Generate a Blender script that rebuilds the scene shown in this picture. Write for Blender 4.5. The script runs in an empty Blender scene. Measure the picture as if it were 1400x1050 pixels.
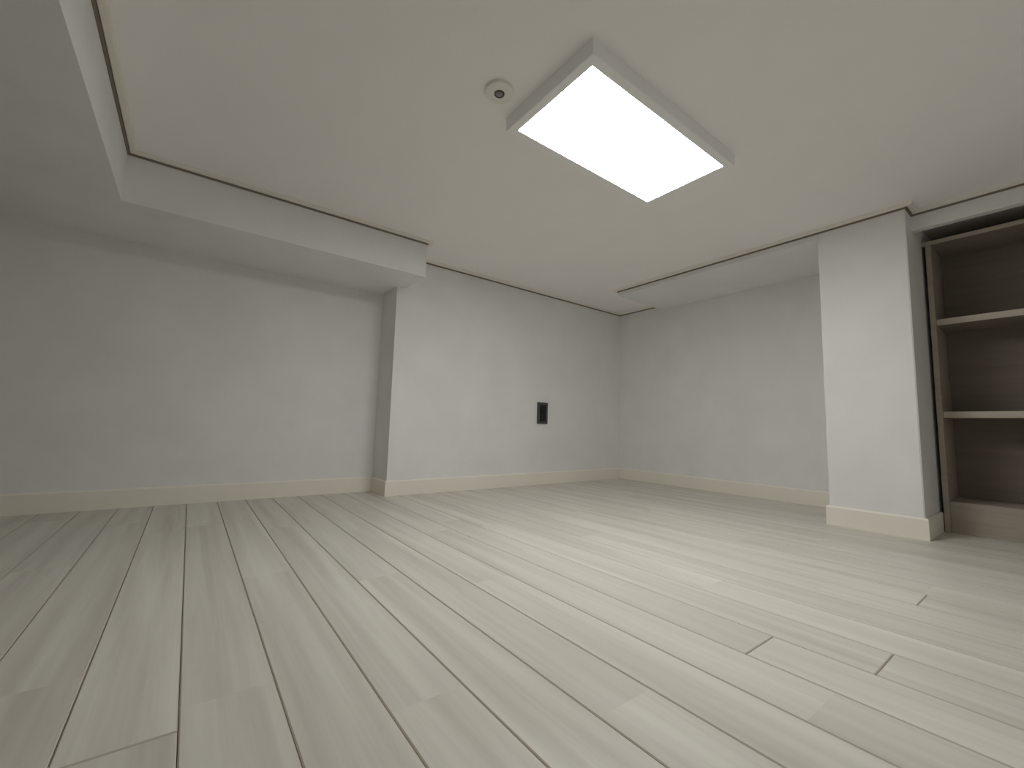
import bpy, bmesh, math, random
from mathutils import Vector, Matrix

# ------------------------------------------------------------------ camera, world, exposure
sc = bpy.context.scene
col = sc.collection
CAM_H, F_PX = 0.3923, 582.96
YAW, PITCH, ROLL = 0.6434, 0.0992, 0.0275
fw = Vector((math.sin(YAW) * math.cos(PITCH), math.cos(YAW) * math.cos(PITCH), math.sin(PITCH)))
rt = Vector((math.cos(YAW), -math.sin(YAW), 0))
up = rt.cross(fw)
rt2 = rt * math.cos(ROLL) + up * math.sin(ROLL)
up2 = -rt * math.sin(ROLL) + up * math.cos(ROLL)
cam = bpy.data.cameras.new('camera')
cam.sensor_fit = 'HORIZONTAL'
cam.sensor_width = 36.0
cam.lens = F_PX / 1400.0 * 36.0
cam.clip_start = 0.02
co = bpy.data.objects.new('camera', cam)
M = Matrix((rt2, up2, -fw)).transposed().to_4x4()
M.translation = Vector((0, 0, CAM_H))
co.matrix_world = M
col.objects.link(co)
sc.camera = co

w = bpy.data.worlds.new('world')
w.use_nodes = True
w.node_tree.nodes['Background'].inputs[0].default_value = (0.5, 0.5, 0.5, 1)
w.node_tree.nodes['Background'].inputs[1].default_value = 0.0
sc.world = w
vs = sc.view_settings
vs.view_transform = 'Standard'
vs.look = 'None'
vs.gamma = 1.0
vs.use_curve_mapping = False
vs.exposure = 0.0
PANEL_STRENGTH = 18.8
sc.cycles.max_bounces = 12
sc.cycles.diffuse_bounces = 9
sc.cycles.glossy_bounces = 4

# ------------------------------------------------------------------ room dimensions (metres)
H = 1.3547            # ceiling
R, D = 2.8165, 2.2734  # right wall, far wall
XB, D2 = 0.876, 2.4911  # recess on the left of the far wall
ZS, DF, XE, XL = 1.1622, 2.0251, 0.9293, -0.2587   # dropped soffit
RC, ZR, YE = 2.3055, 1.3121, 1.8736                # shallow dropped band on the right
Y1, Y2 = 0.6944, 0.384                            # pillar
XH, ZH = 2.41, 1.275                               # header over the shelves
XN, YN = 2.83, -0.46                               # shelf niche
XLEFT, YBACK = -2.8, -0.6

# ------------------------------------------------------------------ helpers
def ext(bm, pts, z0, z1):
    """prism from a plan polygon (any winding)"""
    area = sum(pts[i][0] * pts[(i + 1) % len(pts)][1] - pts[(i + 1) % len(pts)][0] * pts[i][1] for i in range(len(pts)))
    if area < 0:
        pts = pts[::-1]
    lo = [bm.verts.new((x, y, z0)) for x, y in pts]
    hi = [bm.verts.new((x, y, z1)) for x, y in pts]
    bm.faces.new(lo[::-1])
    bm.faces.new(hi)
    n = len(pts)
    for i in range(n):
        bm.faces.new((lo[i], lo[(i + 1) % n], hi[(i + 1) % n], hi[i]))

def box(bm, x0, x1, y0, y1, z0, z1):
    ext(bm, [(x0, y0), (x1, y0), (x1, y1), (x0, y1)], z0, z1)

def bevel(bm, w, seg=2):
    bmesh.ops.bevel(bm, geom=list(bm.edges), offset=w, segments=seg, affect='EDGES', profile=0.6)

def sweep(bm, path, prof, closed=False):
    """profile (n = to the left of travel, z) swept along a plan polyline with mitred corners"""
    n = len(path)
    rings = []
    for i, p in enumerate(path):
        p = Vector(p)
        d0 = d1 = None
        if closed or i > 0:
            d0 = (p - Vector(path[i - 1])).normalized()
        if closed or i < n - 1:
            d1 = (Vector(path[(i + 1) % n]) - p).normalized()
        d0 = d0 or d1
        d1 = d1 or d0
        n0, n1 = Vector((-d0.y, d0.x)), Vector((-d1.y, d1.x))
        m = n0 + n1
        m = m / (m.dot(n0))
        rings.append([bm.verts.new((p.x + m.x * a, p.y + m.y * a, z)) for a, z in prof])
    k = len(prof)
    for i in range(n if closed else n - 1):
        a, b = rings[i], rings[(i + 1) % n]
        for j in range(k):
            bm.faces.new((a[j], a[(j + 1) % k], b[(j + 1) % k], b[j]))
    if not closed:
        bm.faces.new(rings[0])
        bm.faces.new(rings[-1][::-1])

def obj(name, bm, m, parent=None, loc=None, smooth=False):
    bmesh.ops.recalc_face_normals(bm, faces=list(bm.faces))
    me = bpy.data.meshes.new(name)
    bm.to_mesh(me)
    bm.free()
    me.materials.append(m)
    if smooth:
        for p in me.polygons:
            p.use_smooth = True
        me.set_sharp_from_angle(angle=math.radians(40))
    o = bpy.data.objects.new(name, me)
    col.objects.link(o)
    if loc:
        o.location = loc
    if parent:
        o.parent = parent
    return o

def struct(name, bm, m, label, cat):
    o = obj(name, bm, m)
    o['kind'] = 'structure'
    o['label'] = label
    o['category'] = cat
    return o

def thing(name, label, cat, loc, group=None):
    o = bpy.data.objects.new(name, None)
    o.empty_display_size = 0.05
    o.location = loc
    col.objects.link(o)
    o['label'] = label
    o['category'] = cat
    if group:
        o['group'] = group
    return o

# ------------------------------------------------------------------ materials
def base_mat(name, c, rough=0.6, spec=0.4):
    m = bpy.data.materials.new(name)
    m.use_nodes = True
    b = m.node_tree.nodes['Principled BSDF']
    b.inputs['Base Color'].default_value = (*c, 1)
    b.inputs['Roughness'].default_value = rough
    b.inputs['Specular IOR Level'].default_value = spec
    return m, m.node_tree, b

def paper(name, c, var=0.04, bump=0.12, scale=220, rough=0.85):
    """wallpaper / painted board: faint mottling and a fine embossed grain"""
    m, nt, b = base_mat(name, c, rough, 0.25)
    N, L = nt.nodes, nt.links
    tc = N.new('ShaderNodeTexCoord')
    big = N.new('ShaderNodeTexNoise')
    big.inputs['Scale'].default_value = 5
    big.inputs['Detail'].default_value = 5
    L.new(tc.outputs['Object'], big.inputs['Vector'])
    r = N.new('ShaderNodeValToRGB')
    r.color_ramp.elements[0].position = 0.3
    r.color_ramp.elements[1].position = 0.7
    r.color_ramp.elements[0].color = (*[x * (1 - var) for x in c], 1)
    r.color_ramp.elements[1].color = (*[min(1, x * (1 + var)) for x in c], 1)
    L.new(big.outputs['Fac'], r.inputs['Fac'])
    L.new(r.outputs['Color'], b.inputs['Base Color'])
    fine = N.new('ShaderNodeTexNoise')
    fine.inputs['Scale'].default_value = scale
    fine.inputs['Detail'].default_value = 3
    L.new(tc.outputs['Object'], fine.inputs['Vector'])
    bp = N.new('ShaderNodeBump')
    bp.inputs['Strength'].default_value = bump
    bp.inputs['Distance'].default_value = 0.002
    L.new(fine.outputs['Fac'], bp.inputs['Height'])
    L.new(bp.outputs['Normal'], b.inputs['Normal'])
    return m

def wood(name, dark, light, axis, rough=0.5, spec=0.4, stretch=0.06, scale=30, tint=0.1, rnd=True):
    """streaky board: noise drawn out along one axis; each board shifted and tinted on its own"""
    m, nt, b = base_mat(name, light, rough, spec)
    N, L = nt.nodes, nt.links
    tc = N.new('ShaderNodeTexCoord')
    oi = N.new('ShaderNodeObjectInfo')
    mul = N.new('ShaderNodeMath'); mul.operation = 'MULTIPLY'
    mul.inputs[1].default_value = 37.0
    L.new(oi.outputs['Random'], mul.inputs[0])
    add = N.new('ShaderNodeVectorMath'); add.operation = 'ADD'
    L.new(tc.outputs['Object'], add.inputs[0])
    L.new(mul.outputs[0], add.inputs[1])
    mp = N.new('ShaderNodeMapping')
    s = [1, 1, 1]
    s[axis] = stretch
    mp.inputs['Scale'].default_value = s
    L.new(add.outputs[0], mp.inputs['Vector'])
    n1 = N.new('ShaderNodeTexNoise')
    n1.inputs['Scale'].default_value = scale
    n1.inputs['Detail'].default_value = 6
    n1.inputs['Roughness'].default_value = 0.6
    n1.inputs['Distortion'].default_value = 0.3
    L.new(mp.outputs[0], n1.inputs['Vector'])
    r = N.new('ShaderNodeValToRGB')
    r.color_ramp.elements[0].position = 0.32
    r.color_ramp.elements[1].position = 0.66
    r.color_ramp.elements[0].color = (*dark, 1)
    r.color_ramp.elements[1].color = (*light, 1)
    L.new(n1.outputs['Fac'], r.inputs['Fac'])
    mr = N.new('ShaderNodeMapRange')
    mr.inputs['To Min'].default_value = 1 - tint
    mr.inputs['To Max'].default_value = 1.0
    L.new(oi.outputs['Random'], mr.inputs['Value'])
    mx = N.new('ShaderNodeMix'); mx.data_type = 'RGBA'; mx.blend_type = 'MULTIPLY'
    mx.inputs['Factor'].default_value = 1
    L.new(r.outputs['Color'], mx.inputs['A'])
    L.new(mr.outputs[0], mx.inputs['B'])
    L.new(mx.outputs['Result'], b.inputs['Base Color'])
    bp = N.new('ShaderNodeBump')
    bp.inputs['Strength'].default_value = 0.05
    bp.inputs['Distance'].default_value = 0.001
    L.new(n1.outputs['Fac'], bp.inputs['Height'])
    L.new(bp.outputs['Normal'], b.inputs['Normal'])
    return m

WALL = paper('wallpaper', (0.815, 0.815, 0.812), 0.03)
CEIL = paper('ceiling_paper', (0.94, 0.92, 0.905), 0.012)
TRIM = paper('cream_lacquer', (0.86, 0.83, 0.74), 0.015, 0.03, 120, 0.5)
MOULD = paper('moulding_lacquer', (0.84, 0.81, 0.74), 0.015, 0.03, 120, 0.5)
PLANK = wood('pale_laminate', (0.54, 0.515, 0.455), (0.71, 0.69, 0.625), 1, 0.42, 0.45, 0.045, 19, 0.035)
SUB = base_mat('subfloor', (0.33, 0.30, 0.25), 0.9)[0]
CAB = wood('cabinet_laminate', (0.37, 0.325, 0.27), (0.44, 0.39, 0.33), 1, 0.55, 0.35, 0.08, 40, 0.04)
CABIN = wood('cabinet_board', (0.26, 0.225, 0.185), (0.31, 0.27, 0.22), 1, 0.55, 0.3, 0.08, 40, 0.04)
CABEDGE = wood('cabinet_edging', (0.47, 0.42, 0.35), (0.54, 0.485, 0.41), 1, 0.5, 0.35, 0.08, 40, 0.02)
NICHE_SHADE = base_mat('niche_shade', (0.13, 0.11, 0.09), 0.9)[0]  # niche wall coloured dark to put shade into the cavity above the shelves
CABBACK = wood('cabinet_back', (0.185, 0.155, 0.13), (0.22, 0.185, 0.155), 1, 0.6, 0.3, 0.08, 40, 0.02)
FRAME = paper('white_enamel', (0.93, 0.93, 0.93), 0.005, 0.02, 100, 0.45)
BLACK = base_mat('black_plastic', (0.012, 0.011, 0.010), 0.45)[0]
CHAR = base_mat('charcoal_plastic', (0.075, 0.074, 0.072), 0.4)[0]
METAL = base_mat('contact_metal', (0.35, 0.32, 0.28), 0.35)[0]
GAP = base_mat('shadow_gap_brown', (0.22, 0.19, 0.15), 0.7, 0.2)[0]
EDGE = base_mat('plank_bevel', (0.52, 0.48, 0.41), 0.75, 0.2)[0]
DETW = paper('detector_plastic', (0.84, 0.82, 0.77), 0.01, 0.02, 100, 0.5)
DETG = base_mat('sensor_grey', (0.24, 0.22, 0.22), 0.4)[0]
DETD = base_mat('sensor_rim_dark', (0.08, 0.075, 0.07), 0.5)[0]

EM = bpy.data.materials.new('lit_diffuser')
EM.use_nodes = True
b = EM.node_tree.nodes['Principled BSDF']
b.inputs['Base Color'].default_value = (0.8, 0.8, 0.8, 1)
b.inputs['Emission Color'].default_value = (1.0, 1.0, 0.985, 1)
b.inputs['Emission Strength'].default_value = PANEL_STRENGTH

# ------------------------------------------------------------------ shell
T = 0.12
bm = bmesh.new(); box(bm, XLEFT - T, R + 0.2, YBACK - T, D2 + T, -0.05, -0.009)
floor = struct('floor', bm, SUB, 'pale whitewashed wood plank floor of the attic room', 'floor')

bm = bmesh.new(); box(bm, XLEFT - T, R + 0.2, YBACK - T, D2 + T, H, H + 0.06)
struct('ceiling', bm, CEIL, 'flat off-white ceiling carrying the lit panel lamp', 'ceiling')

bm = bmesh.new(); box(bm, XB, R + 0.2, D, D2 + T, 0, H)
struct('wall_far', bm, WALL, 'pale grey wall with the dark socket, ending at the corner', 'wall')
bm = bmesh.new(); box(bm, XLEFT, XB, D2, D2 + T, -0.009, H)
struct('wall_recess', bm, WALL, 'set-back grey wall under the dropped soffit on the left', 'wall')
bm = bmesh.new(); box(bm, R, R + 0.2, Y1, D, 0, H)
struct('wall_right', bm, WALL, 'shaded grey wall between the far corner and the pillar', 'wall')
bm = bmesh.new(); box(bm, RC, R + 0.2, Y2, Y1, 0, H)
bmesh.ops.bevel(bm, geom=[e for e in bm.edges if abs(e.verts[0].co.z - e.verts[1].co.z) > 0.5 and e.verts[0].co.x < RC + 0.01], offset=0.003, segments=2, affect='EDGES')
struct('wall_pillar', bm, WALL, 'bright grey square pillar between the right wall and the shelves', 'pillar')
bm = bmesh.new(); box(bm, XN, XN + 0.1, YN, Y2, 0, H)
struct('wall_niche', bm, NICHE_SHADE, 'wall closing the niche behind the brown shelves, coloured dark for shade', 'wall')
bm = bmesh.new(); box(bm, XH, XH + 0.035, YN, Y2, ZH, H)
struct('wall_header', bm, WALL, 'narrow header strip above the brown shelves, below the ceiling moulding', 'wall')
bm = bmesh.new(); box(bm, RC, R + 0.2, YBACK, YN, 0, H)
struct('wall_right_near', bm, WALL, 'wall beyond the near end of the shelves', 'wall')
bm = bmesh.new(); box(bm, XLEFT - T, R + 0.2, YBACK - T, YBACK, -0.009, H)
struct('wall_back', bm, WALL, 'plain wall behind the viewer', 'wall')
bm = bmesh.new(); box(bm, XLEFT - T, XLEFT, YBACK, D2 + T, -0.009, H)
struct('wall_left', bm, WALL, 'plain wall at the far left of the room', 'wall')
# dropped soffits
bm = bmesh.new()
ext(bm, [(XLEFT, YBACK), (XL, YBACK), (XL, DF), (XE, DF), (XE, D), (XB, D), (XB, D2), (XLEFT, D2)], ZS, H)
struct('ceiling_soffit', bm, WALL, 'deep L-shaped dropped soffit along the left and far side', 'soffit')
bm = bmesh.new(); box(bm, RC, R, Y1, YE, ZR, H)
struct('ceiling_drop', bm, WALL, 'shallow dropped ceiling band left of the pillar', 'soffit')

# ceiling moulding: a cream flange with a strip coloured dark brown as the shadow gap at the wall
outline = [(XL, YBACK), (XL, DF), (XE, DF), (XE, D), (R, D), (R, YE), (RC, YE), (RC, Y2), (XH, Y2), (XH, YN), (RC, YN), (RC, YBACK)]
bm = bmesh.new()
sweep(bm, outline[::-1], [(0.008, H), (0.008, H - 0.010), (0.010, H - 0.012), (0.024, H - 0.012), (0.027, H - 0.009), (0.027, H)], closed=True)
trim = struct('trim_1', bm, MOULD, 'thin beige moulding running round the ceiling edge', 'moulding')
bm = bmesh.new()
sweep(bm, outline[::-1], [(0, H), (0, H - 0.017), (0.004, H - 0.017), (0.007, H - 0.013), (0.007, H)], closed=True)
obj('shadow_strip', bm, GAP, trim)['label'] = 'dark brown strip standing in for the shadow gap'

# baseboards
BH, BT = 0.082, 0.011
bprof = [(0, 0), (BT, 0), (BT, BH - 0.006), (BT - 0.004, BH), (0, BH)]
def baseboard(name, path, label):
    bm = bmesh.new(); sweep(bm, path, bprof)
    struct(name, bm, TRIM, label, 'baseboard')
baseboard('baseboard_recess', [(XB - BT, D2), (XLEFT, D2)], 'cream baseboard along the set-back wall on the left')
baseboard('baseboard_far', [(R, D), (XB, D), (XB, D2)], 'cream baseboard under the wall with the dark socket')
baseboard('baseboard_right', [(R, Y1), (R, D - BT)], 'cream baseboard along the shaded wall left of the pillar')
baseboard('baseboard_pillar', [(2.58, Y2), (RC, Y2), (RC, Y1), (R - BT, Y1)], 'cream baseboard wrapping the foot of the bright pillar')
baseboard('baseboard_left', [(XLEFT, D2 - BT), (XLEFT, YBACK)], 'cream baseboard along the left wall')

# ------------------------------------------------------------------ floor planks
random.seed(7)
PW, PL, X0 = 0.115, 1.2, -0.0947
fixed = {0: 0.707, 8: 0.385, 9: 0.23, 13: 0.258}     # end joints that can be seen
cache = {}
def plank_mesh(wd, ln, open0, open1):
    k = (round(wd, 4), round(ln, 4), open0, open1)
    if k in cache:
        return cache[k]
    bm = bmesh.new()
    g, c = 0.0005, 0.0018
    e0, e1 = (c if open0 else 0.0), (c if open1 else 0.0)
    x0, x1 = -wd / 2 + g, wd / 2 - g
    y0, y1 = -ln / 2 + (g if open0 else 0.0), ln / 2 - (g if open1 else 0.0)
    lo = [bm.verts.new(p) for p in ((x0, y0, -0.008), (x1, y0, -0.008), (x1, y1, -0.008), (x0, y1, -0.008))]
    md = [bm.verts.new(p) for p in ((x0, y0, -0.0013), (x1, y0, -0.0013), (x1, y1, -0.0013), (x0, y1, -0.0013))]
    hi = [bm.verts.new(p) for p in ((x0 + c, y0 + e0, 0), (x1 - c, y0 + e0, 0), (x1 - c, y1 - e1, 0), (x0 + c, y1 - e1, 0))]
    bm.faces.new(lo[::-1]); bm.faces.new(hi)
    for a, b2 in ((lo, md), (md, hi)):
        for i in range(4):
            bm.faces.new((a[i], a[(i + 1) % 4], b2[(i + 1) % 4], b2[i]))
    me = bpy.data.meshes.new('plank')
    bm.to_mesh(me); bm.free()
    me.materials.append(PLANK)
    me.materials.append(EDGE)
    for p in me.polygons:
        if abs(p.normal.z) < 0.95:
            p.material_index = 1
    cache[k] = me
    return me
n0 = math.floor((XLEFT - X0) / PW)
n1 = math.ceil((XN - X0) / PW)
for n in range(n0, n1):
    xa, xb = max(X0 + n * PW, XLEFT), min(X0 + (n + 1) * PW, XN)
    if xb - xa < 0.01:
        continue
    ytop = D2 if xa < XB else D
    if n in fixed:
        off = fixed[n]
    else:
        off = ((n * 0.43 + 0.2) % 1.0) * PL      # tight end joints, hardly to be seen
    ys = [YBACK]
    y = off - PL * math.ceil((off - YBACK) / PL)
    while y < ytop:
        if y > YBACK + 0.02 and y < ytop - 0.02:
            ys.append(y)
        y += PL
    ys.append(ytop)
    for a, b2 in zip(ys[:-1], ys[1:]):
        o = bpy.data.objects.new('plank', plank_mesh(xb - xa, b2 - a, n in fixed and abs(a - off) < 0.01, n in fixed and abs(b2 - off) < 0.01))
        o.location = ((xa + xb) / 2, (a + b2) / 2, 0)
        col.objects.link(o)
        o.parent = floor

# ------------------------------------------------------------------ shelving unit in the niche
CX0, CX1 = 2.58, 2.825
CY1, CY0 = 0.371, -0.44
CT = 1.250
cab = thing('shelving_unit', 'tall brown open shelving unit fitted in the niche beside the pillar', 'shelves', (CX0, (CY0 + CY1) / 2, 0))
def cpart(name, x0, x1, y0, y1, z0, z1, m=CAB, bv=0.0012, parent=None):
    bm = bmesh.new()
    cy = (CY0 + CY1) / 2
    box(bm, x0 - CX0, x1 - CX0, y0 - cy, y1 - cy, z0, z1)
    bevel(bm, bv, 1)
    return obj(name, bm, m, parent or cab)
cpart('side_panel', CX0, CX1, CY1 - 0.018, CY1, 0, CT)
cpart('side_panel', CX0, CX1, CY0, CY0 + 0.018, 0, CT)
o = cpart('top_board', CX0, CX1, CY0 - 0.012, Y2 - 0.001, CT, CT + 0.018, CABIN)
cpart('edge_band', CX0 - 0.002, CX0, CY0 - 0.012, Y2 - 0.001, CT, CT + 0.018, CABEDGE, 0.0005, o)['label'] = 'pale front edging'
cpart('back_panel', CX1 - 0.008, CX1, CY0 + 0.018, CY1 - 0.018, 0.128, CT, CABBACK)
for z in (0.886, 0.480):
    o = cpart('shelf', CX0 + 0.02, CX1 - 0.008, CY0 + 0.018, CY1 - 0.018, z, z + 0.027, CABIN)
    cpart('edge_band', CX0 + 0.018, CX0 + 0.02, CY0 + 0.018, CY1 - 0.018, z, z + 0.027, CABEDGE, 0.0005, o)['label'] = 'pale front edging'
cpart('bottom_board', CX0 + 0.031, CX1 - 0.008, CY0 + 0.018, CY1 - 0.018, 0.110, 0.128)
cpart('plinth', CX0 + 0.013, CX0 + 0.031, CY0 + 0.018, CY1 - 0.018, 0, 0.128)

# ------------------------------------------------------------------ ceiling panel lamp
LX0, LX1, LY0, LY1, LD = 0.719, 1.436, 0.664, 1.026, 0.043
cx, cy = (LX0 + LX1) / 2, (LY0 + LY1) / 2
lamp = thing('ceiling_panel_light', 'lit rectangular panel lamp in a white frame on the ceiling', 'ceiling light', (cx, cy, H))
hx, hy = (LX1 - LX0) / 2, (LY1 - LY0) / 2
bm = bmesh.new()
sweep(bm, [(-hx, -hy), (hx, -hy), (hx, hy), (-hx, hy)],
      [(0, 0), (0, -LD + 0.002), (0.002, -LD), (0.0265, -LD), (0.028, -LD + 0.002), (0.028, 0)], closed=True)
obj('frame', bm, FRAME, lamp)
# diffuser sheet with rounded corners, a little proud in the frame opening
bm = bmesh.new()
ix, iy, rr = hx - 0.0285, hy - 0.0285, 0.012
pts = []
for sx, sy, a0 in ((1, 1, 0), (-1, 1, 90), (-1, -1, 180), (1, -1, 270)):
    for k in range(7):
        a = math.radians(a0 + 15 * k)
        pts.append((sx * (ix - rr) + rr * math.cos(a), sy * (iy - rr) + rr * math.sin(a)))
ext(bm, pts, -LD + 0.001, -LD + 0.005)
obj('diffuser', bm, EM, lamp)['label'] = 'glowing white diffuser'
bm = bmesh.new(); box(bm, -hx + 0.0285, hx - 0.0285, -hy + 0.0285, hy - 0.0285, -0.012, -0.001)
obj('back_plate', bm, FRAME, lamp)

# ------------------------------------------------------------------ fire detector
det = thing('fire_detector', 'small round cream detector with a dark centre beside the panel lamp', 'detector', (0.636, 0.947, H))
def lathe(bm, prof, seg=40):
    rings = []
    for r, z in prof:
        rings.append([bm.verts.new((r * math.cos(2 * math.pi * i / seg), r * math.sin(2 * math.pi * i / seg), z)) for i in range(seg)])
    for a, b2 in zip(rings[:-1], rings[1:]):
        for i in range(seg):
            bm.faces.new((a[i], a[(i + 1) % seg], b2[(i + 1) % seg], b2[i]))
    bm.faces.new(rings[0]); bm.faces.new(rings[-1])
bm = bmesh.new(); lathe(bm, [(0.040, 0), (0.0415, -0.007), (0.0405, -0.0095), (0.038, -0.0105), (0.0155, -0.0115), (0.0145, -0.009)])
obj('base', bm, DETW, det, smooth=True)
bm = bmesh.new(); lathe(bm, [(0.0143, -0.0085), (0.0143, -0.0125), (0.0135, -0.0135), (0.0115, -0.0135), (0.0115, -0.0085)])
o = obj('sensor_rim', bm, DETD, det, smooth=True)
bm = bmesh.new(); lathe(bm, [(0.0112, -0.0085), (0.0108, -0.012), (0.008, -0.0145), (0.003, -0.0155)])
o = obj('sensor', bm, DETG, det, smooth=True); o['label'] = 'dark grey sensor'

# ------------------------------------------------------------------ wall socket
sock = thing('wall_socket', 'small black electrical socket on the pale far wall', 'socket', (1.975, D, 0.491))
PWD, PHT = 0.094, 0.150
bm = bmesh.new(); box(bm, -PWD / 2, PWD / 2, -0.010, 0, -PHT / 2, PHT / 2); bevel(bm, 0.003, 2)
obj('cover_plate', bm, CHAR, sock)
bm = bmesh.new(); box(bm, -0.027, 0.027, -0.013, -0.0095, -0.058, 0.058); bevel(bm, 0.0012, 2)
ins = obj('insert', bm, BLACK, sock)
for zc in (0.028, -0.028):
    bm = bmesh.new()
    lathe(bm, [(0.0225, 0), (0.0225, 0.003), (0.0205, 0.003), (0.0195, 0.0005), (0.004, 0.0005)], 28)
    bmesh.ops.rotate(bm, verts=list(bm.verts), matrix=Matrix.Rotation(math.radians(90), 3, 'X'))
    bmesh.ops.translate(bm, verts=list(bm.verts), vec=(0, -0.0131, zc))
    obj('outlet', bm, BLACK, ins, smooth=True)
